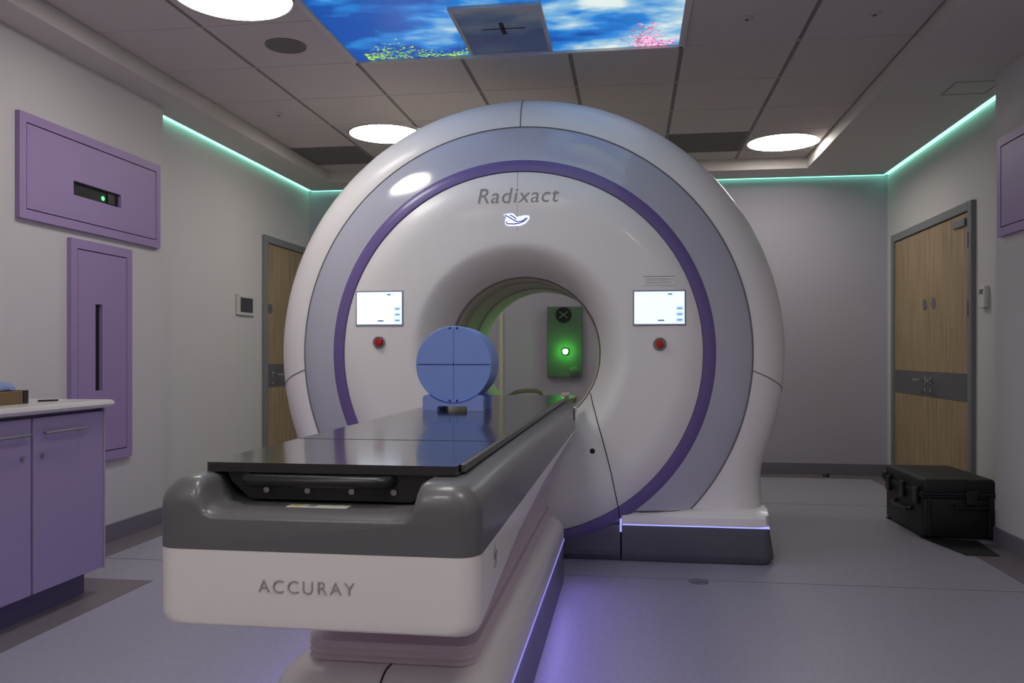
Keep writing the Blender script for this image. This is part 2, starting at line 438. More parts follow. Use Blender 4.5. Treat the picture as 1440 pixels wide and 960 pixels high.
# laser box in the middle of the sky panel
lx0, lx1, ly0, ly1 = -.86, -.415, 3.86, 4.47
t = thing('ceiling_laser_box', 'dim square panel with dark cross slot in the middle of the sky picture', 'laser box', (-.637, 4.16, ZC-.02))
bm = bmesh.new()
for a in ((lx0, lx0+.018, ly0, ly1), (lx1-.018, lx1, ly0, ly1), (lx0+.018, lx1-.018, ly0, ly0+.03), (lx0+.018, lx1-.018, ly1-.015, ly1)):
    add_box(bm, a[0], a[1], a[2], a[3], ZC-.018, ZC+.0005)
obj('frame', bm, M['gridlight'], t)
obj('panel', bx(lx0+.018, lx1-.018, ly0+.03, ly1-.015, ZC-.014, ZC-.006), M['skydim'], t)
bm = bmesh.new(); add_box(bm, -.645, -.622, 4.05, 4.20, ZC-.0155, ZC-.0141); add_box(bm, -.74, -.52, 4.122, 4.132, ZC-.0155, ZC-.0141)
obj('cross_slot', bm, M['dark'], t)

# ------------------------------------------------------------------ doors
# right double door (x = 2.2, y 5.75..7.42)
def frame_bm(side, y0, y1, z1, w=.06):
    s = -1 if side > 0 else 1; X = side*1.0
    bm = bmesh.new()
    for a in ((y0, y0+w, 0, z1), (y1-w, y1, 0, z1), (y0+w, y1-w, z1-w, z1)):
        x0, x1 = sorted((X, X+s*.03)); add_box(bm, x0, x1, a[0], a[1], a[2], a[3], bev=.003, seg=1)
    return bm
d = struct('door_1', frame_bm(XR, 5.75, 7.43, 2.05), M['frame'])
def leaf(parent, x0, x1, y0, y1, z0, z1): return obj('door_leaf', bx(x0, x1, y0, y1, z0, z1, bev=.002, seg=1), M['oak'], parent)
ym = 6.56
leaf(d, XR-.014, XR, 5.813, ym-.002, .01, 1.985); leaf(d, XR-.014, XR, ym+.002, 7.367, .01, 1.985)
obj('push_plate', bx(XR-.017, XR-.0142, 5.83, ym-.004, .74, .925), M['kick'], d)
obj('push_plate', bx(XR-.017, XR-.0142, ym+.004, 7.35, .74, .925), M['kick'], d)
def handle(parent, x, y, z, dy, dx):
    bm = bmesh.new()
    add_tube(bm, [(x, y, z), (x+dx*.045, y, z), (x+dx*.05, y+dy*.02, z), (x+dx*.05, y+dy*.12, z)], .009, 8)
    rings = add_lathe(bm, [(.026, 0), (.026, dx*.006)], (x, y, z), 'x', 20); bm.faces.new(rings[-1])
    rings = add_lathe(bm, [(.016, 0), (.016, dx*.006)], (x, y, z-.07), 'x', 16); bm.faces.new(rings[-1])
    bmesh.ops.recalc_face_normals(bm, faces=bm.faces)
    return obj('door_handle', bm, M['chrome'], parent, smooth=True, auto=40)
handle(d, XR-.017, 6.51, .86, -1, -1); handle(d, XR-.017, 6.62, .86, 1, -1)
for y in (6.47, 6.65):
    obj('disc_sign', cyl((XR-.018, y, 1.425), .042, .0035, 'x', 28), M['steel'], d)
for y in (5.80, 7.38):
    for z in (.25, .35, 1.35, 1.80):
        if z == .35: continue
        obj('hinge', bx(XR-.037, XR-.03, y-.008, y+.008, z-.05, z+.05, bev=.002, seg=1), M['steel'], d)
obj('door_closer', bx(XR-.032, XR-.0142, 5.86, 6.06, 1.90, 1.95, bev=.004), M['frame'], d)
# left single door behind the scanner (x = -3.04, y 6.59..7.55)
d = struct('door_2', frame_bm(XL, 6.59, 7.56, 2.05), M['frame'])
obj('door_leaf', bx(XL, XL+.014, 6.653, 7.497, .01, 1.985, bev=.002, seg=1), M['oak'], d)
obj('push_plate', bx(XL+.0142, XL+.017, 6.67, 7.48, .775, .97), M['kick'], d)
handle(d, XL+.017, 6.76, .88, 1, 1)
obj('disc_sign', cyl((XL+.0142, 6.72, 1.44), .042, .0035, 'x', 28), M['steel'], d)

# ------------------------------------------------------------------ lilac wall panels
def wall_panel(name, label, side, y0, y1, z0, z1, slot, inset=.045):
    """side: +1 panel on left wall facing +X, -1 on right wall facing -X"""
    X = XLn if side > 0 else XRn
    t = thing(name, label, 'wall panel', (X, (y0+y1)/2, z0))
    def xb(a, b): return tuple(sorted((X+side*a, X+side*b)))
    sl = slot
    def ringbox(bm, oy0, oy1, oz0, oz1, iy0, iy1, iz0, iz1, a, b):
        x0, x1 = xb(a, b)
        add_box(bm, x0, x1, oy0, iy0, oz0, oz1); add_box(bm, x0, x1, iy1, oy1, oz0, oz1)
        add_box(bm, x0, x1, iy0, iy1, oz0, iz0); add_box(bm, x0, x1, iy0, iy1, iz1, oz1)
    bm = bmesh.new(); i = inset
    ringbox(bm, y0, y1, z0, z1, y0+i, y1-i, z0+i, z1-i, 0, .026)
    obj('frame', bm, M['lilacpanel'], t)
    g = .006; x0, x1 = xb(0, .004)
    obj('shadow_gap', bx(x0, x1, y0+i, y1-i, z0+i, z1-i), M['dark'], t)
    bm = bmesh.new()
    if sl:
        ringbox(bm, y0+i+g, y1-i-g, z0+i+g, z1-i-g, sl[0], sl[1], sl[2], sl[3], .004, .024)
    else:
        x0, x1 = xb(.004, .024); add_box(bm, x0, x1, y0+i+g, y1-i-g, z0+i+g, z1-i-g)
    obj('panel_door', bm, M['lilacpanel'], t)
    return t
t = wall_panel('laser_wall_panel', 'wide lilac wall panel with horizontal slot high on the left wall', 1, 3.60, 4.80, 1.705, 2.215, (3.99, 4.40, 1.885, 1.96))
obj('indicator', cyl((XLn+.005, 4.26, 1.915), .012, .004, 'x', 14), M['smallgreen'], t)
obj('housing', bx(XLn+.004, XLn+.010, 4.30, 4.36, 1.895, 1.95), M['blackp'], t)
wall_panel('service_wall_panel', 'tall lilac wall panel with vertical slot behind the cabinets', 1, 3.97, 4.505, .465, 1.66, (4.170, 4.230, .855, 1.325), .05)
wall_panel('laser_wall_panel', 'lilac wall panel cut off by the right edge of the photo', -1, 3.68, 4.88, 1.69, 2.22, (4.08, 4.48, 1.885, 1.96))

# wall controls
t = thing('wall_control_unit', 'small white framed wall control with dark screen beside the left door', 'wall control', (XL, 6.27, 1.365))
obj('frame', bx(XL, XL+.018, 6.12, 6.43, 1.362, 1.525, bev=.004), M['gridlight'], t)
obj('screen', bx(XL+.018, XL+.020, 6.17, 6.38, 1.385, 1.50), mat('dark_screen', s2l(60, 55, 62), .3), t)
t = thing('wall_intercom', 'slim white intercom on the wall right of the double door', 'intercom', (XR, 5.59, 1.34))
obj('body', bx(XR-.03, XR, 5.545, 5.64, 1.345, 1.48, bev=.006), M['rim'], t)
obj('grille', bx(XR-.032, XR-.03, 5.565, 5.62, 1.43, 1.46), M['vent'], t)

# ------------------------------------------------------------------ laser box on the back wall
t = thing('back_wall_laser_box', 'dark wall laser box with bright green beam seen through the scanner bore', 'laser box', (-.595, YB, .84))
obj('housing', bx(-.755, -.435, YB-.05, YB, .845, 1.485, bev=.004), M['laserbox'], t)
bm = lathe([(.072, 0), (.072, -.012), (.060, -.012), (.056, -.004), (.001, -.004)], (-.605, YB-.05, 1.41), 'y', 32)
obj('knob_ring', bm, M['dark'], t, smooth=True, auto=40)
bm = bmesh.new(); add_tube(bm, [(-.605-.04, YB-.058, 1.41-.03), (-.605+.04, YB-.058, 1.41+.03)], .006, 6); add_tube(bm, [(-.605-.04, YB-.058, 1.41+.03), (-.605+.04, YB-.058, 1.41-.03)], .006, 6)
obj('knob_grip', bm, M['laserbox'], t)
obj('lower_knob', lathe([(.045, 0), (.045, -.015), (.035, -.02), (.001, -.02)], (-.51, YB-.05, .895), 'y', 28), M['laserbox'], t, smooth=True, auto=40)
obj('aperture', lathe([(.03, 0), (.03, -.02), (.024, -.024), (.001, -.024)], (-.587, YB-.05, 1.078), 'y', 24), M['dark'], t, smooth=True, auto=40)
obj('laser_beam_lens', lathe([(.024, 0), (.021, -.008), (.011, -.014), (.0005, -.016)], (-.587, YB-.074, 1.078), 'y', 20), M['greenled'], t, smooth=True)
struct('trim_3', bx(-1.20, -1.165, YB-.02, YB, .1, 2.45), M['trim'])
t = thing('door_stop', 'small black door stop on the floor by the far wall', 'door stop', (1.66, YB-.13, 0.0015))
obj('rubber', lathe([(.001, .03), (.018, .03), (.026, .018), (.030, 0)], (1.66, YB-.13, .0015), n=20), M['blackp'], t, smooth=True)
obj('screw', cyl((1.66, YB-.13, .031), .006, .003, n=10), M['steel'], t)
t = thing('floor_socket', 'flat round floor socket plate in the floor right of the treatment couch', 'floor plate', (.31, 3.95, 0))
obj('plate', cyl((.31, 3.95, 0), .045, .004, n=28), M['greyseam'], t)
obj('cap', cyl((.31, 3.95, .004), .024, .003, n=20), M['skirt'], t)

# light for the laser
l = bpy.data.lights.new('green_laser_glow', 'POINT'); l.color = (.12, 1, .12); l.energy = .5; l.shadow_soft_size = .02
lo = bpy.data.objects.new('laser_lamp', l); COL.objects.link(lo); lo.location = (-.587, YB-.105, 1.078)

# ------------------------------------------------------------------ cabinets
CX = -2.31
def cabinet(y0, y1, label, last=False, first_handle=None):
    t = thing('base_cabinet', label, 'cabinet', (-2.6, (y0+y1)/2, 0.0015))
    obj('carcass', bx(-2.885, CX-.02, y0+.001, y1-.014, .11, .815), M['plinth'], t)
    if last: obj('end_panel', bx(-2.885, CX-.001, y1-.0135, y1-.0005, .11, .817), M['endpanel'], t)
    obj('plinth', bx(-2.85, CX-.075, y0+.001, y1-.001-(.04 if last else 0), .0015, .11), M['plinth'], t)
    w = (y1-y0)/2 if y1-y0 > .6 else (y1-y0)
    n = int(round((y1-y0)/w))
    for i in range(n):
        a, b = y0+i*w+.006, y0+(i+1)*w-.006
        if last and i == n-1: b -= .012
        dr = obj('door', bx(CX-.019, CX, a, b, .115, .803, bev=.0015, seg=1), M['lilac'], t)
        near = (i == 0)       # paired doors meet at the middle
        if n == 2: hy0, hy1 = (b-.20, b-.03) if i == 0 else (a+.04, a+.30)
        else: hy0, hy1 = (a+.04, a+.30)
        if n == 2 and i == 0: hy0, hy1 = b-.30, b-.035
        bm = bmesh.new(); z = .742
        add_tube(bm, [(CX, hy0+.02, z), (CX+.025, hy0+.02, z)], .004, 6); add_tube(bm, [(CX, hy1-.02, z), (CX+.025, hy1-.02, z)], .004, 6)
        add_tube(bm, [(CX+.027, hy0, z), (CX+.027, hy1, z)], .005, 8)
        obj('handle', bm, M['frame'], dr, smooth=True)
        ly = b-.05 if (n == 2 and i == 0) else a+.05
        obj('lock', cyl((CX, ly, .652), .0095, .006, 'x', 16), M['steel'], dr)
cabinet(2.50, 3.42, 'lilac base cabinet with two doors at the far right end of the worktop', True)
cabinet(1.58, 2.498, 'lilac base cabinet left of the photo edge, under the same worktop')
bm = poly_prism([(-2.888, .818), (CX+.015, .818), (CX+.026, .823), (CX+.031, .834), (CX+.026, .846), (CX+.012, .852), (-2.888, .852)], 1.5, 3.44)
wt = tag(obj('worktop', bm, M['worktop']), 'pale speckled worktop with rounded front edge on the lilac cabinets', 'worktop')
# things on the worktop
t = thing('tissue_box', 'brown and black box with blue tissue on the worktop at left edge', 'box', (-2.52, 2.99, .852))
obj('box_body', bx(-2.60, -2.44, 2.86, 3.075, .852, .905, bev=.002, seg=1), M['kraft'], t)
obj('box_side', bx(-2.602, -2.438, 3.0755, 3.105, .8525, .907, bev=.002, seg=1), M['blackp'], t)
bm = bmesh.new(); bmesh.ops.create_icosphere(bm, subdivisions=3, radius=1)
for v in bm.verts:
    s = 1+.22*math.sin(7*v.co.x+3*v.co.z)*math.cos(6*v.co.y); v.co = Vector((-2.52+v.co.x*.06*s, 3.01+v.co.y*.085*s, .912+max(-.2, v.co.z)*.030*s))
obj('tissue', bm, M['tissue'], t, smooth=True)
tag(obj('pen', tube([(-2.47, 3.20, .857), (-2.43, 3.27, .857)], .004, 8), M['blackp']), 'small dark pen lying on the pale worktop', 'pen')

# ------------------------------------------------------------------ scanner
GXc, GZc, GY0 = -.578, 1.06, 4.29
gan = thing('radiotherapy_scanner', 'large white ring scanner with purple circle and grey band on dark base', 'scanner', (GXc, GY0+.7, 0))
NA = 200
def w_side(z, d):
    R = 1.376-d
    circ = math.sqrt(max(0, R*R-z*z))
    if z >= -.3: return circ
    P = [(-.3, 1.3429), (-.4, 1.3166), (-.5, 1.2820), (-.6, 1.262), (-.7, 1.255), (-.8, 1.258), (-.92, 1.268)]
    v = 1.268
    for (a, xa), (b, xb) in zip(P, P[1:]):
        if b <= z <= a: v = xa+(xb-xa)*(z-a)/(b-a)
    u = min(1, (-.3-z)/.45); u = u*u*(3-2*u)
    return circ*(1-u)+(v-d)*u
def rout(th, d, zb=-.875):
    c, s = math.cos(th), math.sin(th); lo, hi = .1, 2.0
    for _ in range(30):
        m = (lo+hi)/2; x, z = abs(m*c), m*s
        R = 1.376-d
        if z < zb or z > R or x > w_side(z, d): hi = m
        else: lo = m
    return lo
angs = sorted([2*PI*k/NA for k in range(NA)]+[math.atan2(-.875, 1.268) % (2*PI), math.atan2(-.875, -1.268) % (2*PI)])
def ring_at(bm, d, y):
    return [bm.verts.new((GXc+rout(a, d)*math.cos(a), y, GZc+rout(a, d)*math.sin(a))) for a in angs]
bm = bmesh.new(); rings = []
yr0, yr1, dd = 4.376, 4.55, .186
rings.append([bm.verts.new((GXc+.62*math.cos(a), yr0, GZc+.62*math.sin(a))) for a in angs])
for k in range(13):
    t_ = k/12*PI/2
    rings.append(ring_at(bm, dd*(1-math.sin(t_)), yr0+(yr1-yr0)*(1-math.cos(t_))))
rings.append(ring_at(bm, 0, 4.72)); rings.append(ring_at(bm, .012, 4.95)); rings.append(ring_at(bm, .05, 5.12)); rings.append(ring_at(bm, .14, 5.22)); rings.append(ring_at(bm, .3, 5.25))
rings.append([bm.verts.new((GXc+.44*math.cos(a), 5.25, GZc+.44*math.sin(a))) for a in angs])
for A, B in zip(rings, rings[1:]):
    n = len(A)
    for k in range(n): bm.faces.new((A[k], A[(k+1) % n], B[(k+1) % n], B[k]))
bmesh.ops.recalc_face_normals(bm, faces=bm.faces)
body = obj('outer_cover', bm, M['white'], gan, smooth=True, auto=50)
# rear housing (shows past the rim at upper right)
out = []
hw, top = 1.20, 1.03
for cx_, cz_, a0 in ((GXc+hw-.30, GZc+top-.30, 0), (GXc-hw+.30, GZc+top-.30, PI/2)):
    for k in range(9):
        a = a0+PI/2*k/8; out.append((cx_+.30*math.cos(a), cz_+.30*math.sin(a)))
out += [(GXc-hw, .19), (GXc+hw, .19)]
bm = bmesh.new()
def hray(th, sc):
    c, sn = math.cos(th), math.sin(th); lo, hi = .1, 2.5; w_, t_, q = hw*sc, top*sc, .30
    for _ in range(30):
        m = (lo+hi)/2; x, z = abs(m*c), m*sn
        ok = x < w_ and -.87 < z < t_
        if ok and x > w_-q and z > t_-q: ok = math.hypot(x-w_+q, z-t_+q) < q
        if ok: lo = m
        else: hi = m
    return lo
def outl(sc, y): return [bm.verts.new((GXc+hray(a, sc)*math.cos(a), y, GZc+hray(a, sc)*math.sin(a))) for a in angs]
R4 = [outl(.96, 4.9), outl(1, 4.98), outl(1, 5.55), outl(.96, 5.68), outl(.88, 5.73)]
R4.append([bm.verts.new((GXc+.43*math.cos(a), 5.73, GZc+.43*math.sin(a))) for a in angs])
for A, B in zip(R4, R4[1:]):
    n = len(A)
    for k in range(n): bm.faces.new((A[k], A[(k+1) % n], B[(k+1) % n], B[k]))
bmesh.ops.recalc_face_normals(bm, faces=bm.faces)
obj('rear_housing', bm, M['white'], gan, smooth=True, auto=45)

# front disc with flared bore mouth
prof = [(.415, .26), (.417, .235)]
for k in range(15):
    u = k/14; r = .42+.165*u; y = .225*(1-u)**2.2
    prof.append((r, y+.002))
prof += [(.62, .0015), (.70, .0), (.80, -.001), (.934, .001), (.938, .006), (.938, .03)]
disc = obj('front_disc', lathe([(r, y) for r, y in prof], (GXc, GY0, GZc), 'y', 160), M['white'], gan, smooth=True, auto=60)
# purple ring
obj('purple_ring', lathe([(.940, .03), (.940, .002), (.943, -.002), (.97, .002), (.999, .012), (1.004, .018), (1.004, .08)], (GXc, GY0, GZc), 'y', 192), M['purple_ring'], gan, smooth=True, auto=60)
# grey glossy band, flat at the bottom
bm = lathe([(1.001, .018), (1.002, .016), (1.06, .030), (1.12, .050), (1.183, .078), (1.190, .084), (1.191, .12)], (GXc, GY0, GZc), 'y', 192)
geom = bm.verts[:]+bm.edges[:]+bm.faces[:]
bmesh.ops.bisect_plane(bm, geom=geom, plane_co=(GXc, GY0, GZc-.805), plane_no=(0, 0, -1), clear_outer=True)
obj('grey_band', bm, M['band'], gan, smooth=True, auto=60)
bm = bmesh.new(); bx_ = math.sqrt(1.191**2-.805**2)
for sgn in (1, -1):
    pts = []
    a_end = math.atan2(-.805, bx_)
    for k in range(97):
        a = PI/2-(PI/2-a_end)*k/96
        pts.append((GXc+sgn*1.192*math.cos(a), GY0+.084, GZc+1.192*math.sin(a)))
    x = GXc+sgn*.62
    pts += [(GXc+sgn*(bx_-.05), GY0+.072, GZc-.806), (GXc+sgn*.70, GY0+.03, GZc-.806), (x, GY0+.02, GZc-.806)]
    add_tube(bm, pts, .0035, 6)
obj('band_seam', bm, M['greyseam'], gan, smooth=True)
# cover seams across the rim
bm = bmesh.new()
def rim_pt(th, u, dth):
    t_ = u*PI/2; d = dd*(1-math.sin(t_)); a = th+dth*u; r = rout(a, d)+.0
    return (GXc+r*math.cos(a), yr0+(yr1-yr0)*(1-math.cos(t_))-.0005, GZc+r*math.sin(a))
obj('cover_seam', tube([rim_pt(PI/2, k/12, 0) for k in range(13)], .003, 6), M['greyseam'], gan)
for sg in (1, -1):
    th = -.075 if sg > 0 else PI+.075
    obj('cover_seam', tube([rim_pt(th, k/12, -.075*sg) for k in range(13)], .003, 6), M['greyseam'], gan)
# reflected laser line painted as a thin pale strip down band and disc
bm = bmesh.new(); add_tube(bm, [(GXc-.005, GY0+.0805, GZc+1.185), (GXc-.005, GY0+.05, GZc+1.12), (GXc-.005, GY0+.03, GZc+1.06), (GXc-.005, GY0+.017, GZc+1.005)], .0012, 5)
add_box(bm, GXc-.006, GXc-.004, GY0-.0012, GY0+.002, GZc+.63, GZc+.935)
obj('painted_laser_line', bm, M['gridlight'], gan)
# service panel seam on the disc, down to the base
def seamline(sg):
    P = [(.362, -.216), (.395, -.31), (.425, -.41), (.455, -.52), (.480, -.62), (.500, -.72), (.517, -.80)]
    pts = []
    Q = [(a[0]+(b[0]-a[0])*k/8, a[1]+(b[1]-a[1])*k/8) for a, b in zip(P, P[1:]) for k in range(8)]+[P[-1]]
    for x, z in Q:
        r = math.hypot(x, z); y = GY0-.001
        if r < .585:
            u = (r-.42)/.165; y = GY0+.225*max(0, 1-u)**2.2
        pts.append((GXc+sg*x, y, GZc+z))
    pts.append((GXc+sg*.522, GY0+.002, GZc-.855))
    return pts
for sg in (1, -1): obj('service_seam', tube(seamline(sg), .0028, 6), M['seam'], gan)
obj('access_hole', cyl((GXc+.383, GY0-.0022, GZc-.502), .0135, .003, 'y', 24), M['dark'], gan)
# bore lining
bp = [(.412, .245), (.412, .30), (.402, .305), (.402, .33), (.412, .335), (.412, .52), (.404, .525), (.404, .54), (.412, .545), (.412, .95), (.406, .955), (.406, .965), (.412, .97), (.415, 1.40), (.43, 1.445)]
obj('bore_lining', lathe(bp, (GXc, GY0, GZc), 'y', 96), M['bore'], gan, smooth=True, auto=30)
bm = poly_prism([(-.83, .735), (-.36, .735), (-.36, .772), (-.83, .772)], 5.35, 5.70)
rt = obj('rear_tray', bm, M['tray'], gan)
bm = bmesh.new(); add_tube(bm, [(-.80, 5.5, .772), (-.76, 5.5, .80), (-.70, 5.5, .812), (-.62, 5.5, .812), (-.59, 5.5, .80), (-.58, 5.5, .772)], .014, 8)
obj('tray_bracket', bm, M['tray'], rt, smooth=True)
# base
def base_bm(x0, x1):
    bm = bmesh.new()
    A = [(x0, GY0+.015), (x1, GY0+.015)]
    prof = [(0.0, .012, -.012), (.012, .0, .02), (.06, .0, .02), (.168, .0, -.012), (.182, .008, -.02)]
    return bm
def base_block(plan_fn):
    bm = bmesh.new(); rings = []
    for z, g in ((.004, .0), (.03, .020), (.05, .020), (.165, .002), (.182, -.006)):
        rings.append([bm.verts.new((x, y, z)) for x, y in plan_fn(g)])
    n = len(rings[0])
    for A, B in zip(rings, rings[1:]):
        for k in range(n): bm.faces.new((A[k], A[(k+1) % n], B[(k+1) % n], B[k]))
    bm.faces.new(rings[0]); bm.faces.new(rings[-1])
    bmesh.ops.recalc_face_normals(bm, faces=bm.faces)
    return bm
HW = 1.268
def right_plan(g): 
    return [(GXc+.532, GY0+.012-g*.6)]+round_plan(GXc+.532, GXc+HW+g, GY0+.012-g*.6, 5.70, .05, 6, .05)[1:-9+0]
def plan_r(g):
    x1 = GXc+HW+g; y0 = GY0+.012-g*.6; r = .05; o = [(GXc+.532, y0)]
    for k in range(7):
        a = -PI/2+PI/2*k/6; o.append((x1-r+r*math.cos(a), y0+r+r*math.sin(a)))
    o += [(x1, 5.70), (GXc+.532, 5.70)]
    return o
def plan_l(g): return [(2*GXc-x, y) for x, y in plan_r(g)]
def plan_c(g): return [(GXc-.524, GY0+.016-g*.6), (GXc+.524, GY0+.016-g*.6), (GXc+.524, 5.70), (GXc-.524, 5.70)]
obj('base_plinth', base_block(plan_r), M['base'], gan, smooth=True, auto=30)
obj('base_plinth', base_block(plan_l), M['base'], gan, smooth=True, auto=30)
bm = base_block(plan_c)
obj('base_plinth', bm, M['base'], gan)
bm = bmesh.new(); add_box(bm, GXc-.524, GXc+.524, GY0+.035, GY0+.2, .182, .30)
obj('base_filler', bm, M['base'], gan)
# light line and white ledge
for sg in (1, -1):
    def P(x): return GXc+sg*x
    xs = sorted((P(.535), P(1.262)))
    obj('light_line', bx(xs[0], xs[1], GY0+.006, GY0+.05, .183, .190), M['bluled'], gan)
    bm = bmesh.new()
    # flared skirt: rises from ledge to body
    prof = [(GY0+.0, .191), (GY0-.004, .205), (GY0+.004, .230), (GY0+.025, .244), (GY0+.065, .252), (GY0+.085, .262), (GY0+.14, .262), (GY0+.14, .191)]
    Xe = [(.532, 0), (.9, 0), (1.2, 0), (1.245, .012), (1.262, .04), (1.268, .09)]
    R_ = []
    for x, off in Xe:
        R_.append([bm.verts.new((P(x), max(y, GY0+off) if y < GY0+.1 else y+.1, z)) for y, z in prof])
    for A, B in zip(R_, R_[1:]):
        n = len(A)
        for k in range(n): bm.faces.new((A[k], A[(k+1) % n], B[(k+1) % n], B[k]))
    bm.faces.new(R_[0]); bm.faces.new(R_[-1])
    bmesh.ops.recalc_face_normals(bm, faces=bm.faces)
    obj('skirt_ledge', bm, M['white'], gan, smooth=True, auto=35)
obj('corner_light', bx(GXc+.522, GXc+.531, GY0-.002, GY0+.012, .15, .215), M['bluled'], gan)
# lettering
bm = text_mesh('Radixact', .112, .0015, shear=.2, spacing=1.10)
bm.transform(Matrix.Translation((GXc-.008, GY0-.001, GZc+.812)) @ FRONT)
obj('lettering', bm, M['text'], gan)
# glowing icon: figure lying on a boat shaped couch
icx, icz = GXc-.012, GZc+.688
ic = obj('icon_backlight', poly_prism([(icx+x, icz+z) for x, z in ((-.066, .030), (-.05, .014), (-.058, -.004), (-.054, -.022), (-.04, -.030), (.022, -.030), (.05, -.018), (.070, .004), (.070, .020), (.05, .024), (.004, .016), (-.014, .034), (-.036, .036))], GY0-.0016, GY0-.0006), M['iconglow'], gan)
bm = bmesh.new()
def stroke(P, r): add_tube(bm, [(icx+x, GY0-.0020, icz+z) for x, z in P], r, 6)
stroke([(-.058, .026), (-.04, .018), (-.02, .006), (0, -.006), (.012, -.008)], .003)
stroke([(-.03, .026), (-.012, .018), (.002, .004)], .003)
stroke([(-.052, -.006), (-.046, -.018), (-.01, -.020), (.018, -.016), (.044, -.006), (.060, .010)], .003)
stroke([(.012, -.008), (.035, -.004), (.052, .010)], .0025)
obj('icon_lines', bm, M['iconline'], ic)
# screens
def screen(lx0, lx1, lz0, lz1):
    x0, x1, z0, z1 = GXc+lx0, GXc+lx1, GZc+lz0, GZc+lz1
    b = obj('screen_bezel', bx(x0-.008, x1+.008, GY0-.004, GY0+.01, z0-.010, z1+.008, bev=.002, seg=1), M['bezel'], gan)
    obj('display', bx(x0, x1, GY0-.0055, GY0-.0045, z0, z1), M['screen'], b)
    w, h = x1-x0, z1-z0
    bm = bmesh.new()
    for k in range(3): add_box(bm, x0+w*.83, x0+w*.98, GY0-.0065, GY0-.0056, z0+h*(.05+.18*k), z0+h*(.19+.18*k))
    add_box(bm, x0+w*.66, x0+w*.77, GY0-.0065, GY0-.0056, z0+h*.88, z0+h*.96)
    add_box(bm, x0, x0+w*.80, GY0-.0065, GY0-.0056, z0+h*.80, z0+h*.805)
    obj('screen_buttons', bm, M['screenbar'], b)
    bm = bmesh.new()
    for k in range(3): obj('screen_text', bx(x0+w*.855, x0+w*.955, GY0-.0072, GY0-.0066, z0+h*(.10+.18*k), z0+h*(.135+.18*k)), M['screentxt'], b)
    for q in (0,): add_box(bm, x0+w*.47, x0+w*.60, GY0-.0072, GY0-.0056, z0+h*.08, z0+h*.13)
    obj('screen_text', bm, M['screentxt'], b)
    obj('screen_text', bx(x0+w*.675, x0+w*.755, GY0-.0072, GY0-.0066, z0+h*.90, z0+h*.94), M['screentxt'], b)
screen(-.865, -.620, .152, .322); screen(.595, .845, .147, .310)
for lx, lz in ((-.744, .057), (.722, .045)):
    c = (GXc+lx, GY0-.0005, GZc+lz)
    b = obj('stop_collar', lathe([(.034, 0), (.034, -.006), (.028, -.010), (.024, -.006), (.024, 0)], c, 'y', 32), M['grey'], gan, smooth=True, auto=40)
    obj('stop_button', lathe([(.021, 0), (.021, -.014), (.017, -.019), (.001, -.020)], c, 'y', 28), M['red'], b, smooth=True, auto=40)
# name plate
px0, px1, pz0, pz1 = GXc+.638, GXc+.798, GZc+.342, GZc+.385
b = obj('name_plate', bx(px0, px1, GY0-.004, GY0+.002, pz0, pz1, bev=.001, seg=1), M['white'], gan)
obj('plate_shadow_line', bx(px0, px1, GY0-.003, GY0+.001, pz1, pz1+.003), M['greyseam'], b)
for s, z, sz, sp in (('TOMOTHERAPY', pz0+.028, .0175, 1.18), ('RADIATION SYSTEM', pz0+.013, .0125, 1.12)):
    bm = text_mesh(s, sz, .0004, spacing=sp); bm.transform(Matrix.Translation(((px0+px1)/2, GY0-.0044, z)) @ FRONT); obj('plate_lettering', bm, M['text'], b)

# ------------------------------------------------------------------ treatment couch
CXc = -.585
co = thing('treatment_couch', 'white and grey treatment couch with black sliding tabletop in front of the scanner', 'couch', (CXc, 2.8, 0))
XLc, XRc = CXc-.314, CXc+.314
YN, YE = 1.475, 4.16
# grey upper cover : trough profile swept, then ends rounded
def loft_cover():
    bm = bmesh.new(); rings = []
    zb = .686
    def section(ins, zt, chf, y):
        # ins: side inset, zt: shoulder height, channel floor height chf
        L, R = XLc+ins, XRc-ins; r = max(.012, .055-ins*.9); o = []
        o.append((L, zb)); 
        for k in range(7):
            a = PI-PI/2*k/6; o.append((L+r+r*math.cos(a), zt-r+r*math.sin(a)))
        il, ir = CXc-.222, CXc+.196
        h = zt-chf
        o += [(il-.016, zt), (il-.005, zt-.1*h), (il, zt-.3*h), (il+.006, chf+.25*h), (il+.02, chf+.04*h), (il+.05, chf)]
        o += [(ir-.05, chf), (ir-.02, chf+.04*h), (ir-.006, chf+.25*h), (ir, zt-.3*h), (ir+.005, zt-.1*h), (ir+.016, zt)]
        for k in range(7):
            a = PI/2-PI/2*k/6; o.append((R-r+r*math.cos(a), zt-r+r*math.sin(a)))
        o.append((R, zb))
        return [(x, y, z) for x, z in o]
    sec = []
    rf = .045
    for k in range(9):
        t_ = PI/2*k/8; ins = rf*(1-math.sin(t_)); y = YN+rf*(1-math.cos(t_))
        # shoulders slope up from the front edge
        sec.append(section(ins, .768+.050*math.sin(t_), .742+.018*math.sin(t_), y))
    sec.append(section(0, .818, .76, YN+.1)); sec.append(section(0, .820, .76, YN+.3))
    for y in (2.4, 3.2, 3.9): sec.append(section(0, .820, .76, y))
    for k in range(1, 7):
        t_ = PI/2*k/6; sec.append(section(.05*(1-math.cos(t_)), .820-.03*(1-math.cos(t_)), .76, YE-.05+.05*math.sin(t_)))
    for s in sec: rings.append([bm.verts.new(p) for p in s])
    n = len(rings[0])
    for A, B in zip(rings, rings[1:]):
        for k in range(n): bm.faces.new((A[k], A[(k+1) % n], B[(k+1) % n], B[k]))
    bm.faces.new(rings[0]); bm.faces.new(rings[-1])
    bmesh.ops.recalc_face_normals(bm, faces=bm.faces)
    return bm
obj('upper_cover', loft_cover(), M['cover'], co, smooth=True, auto=50)
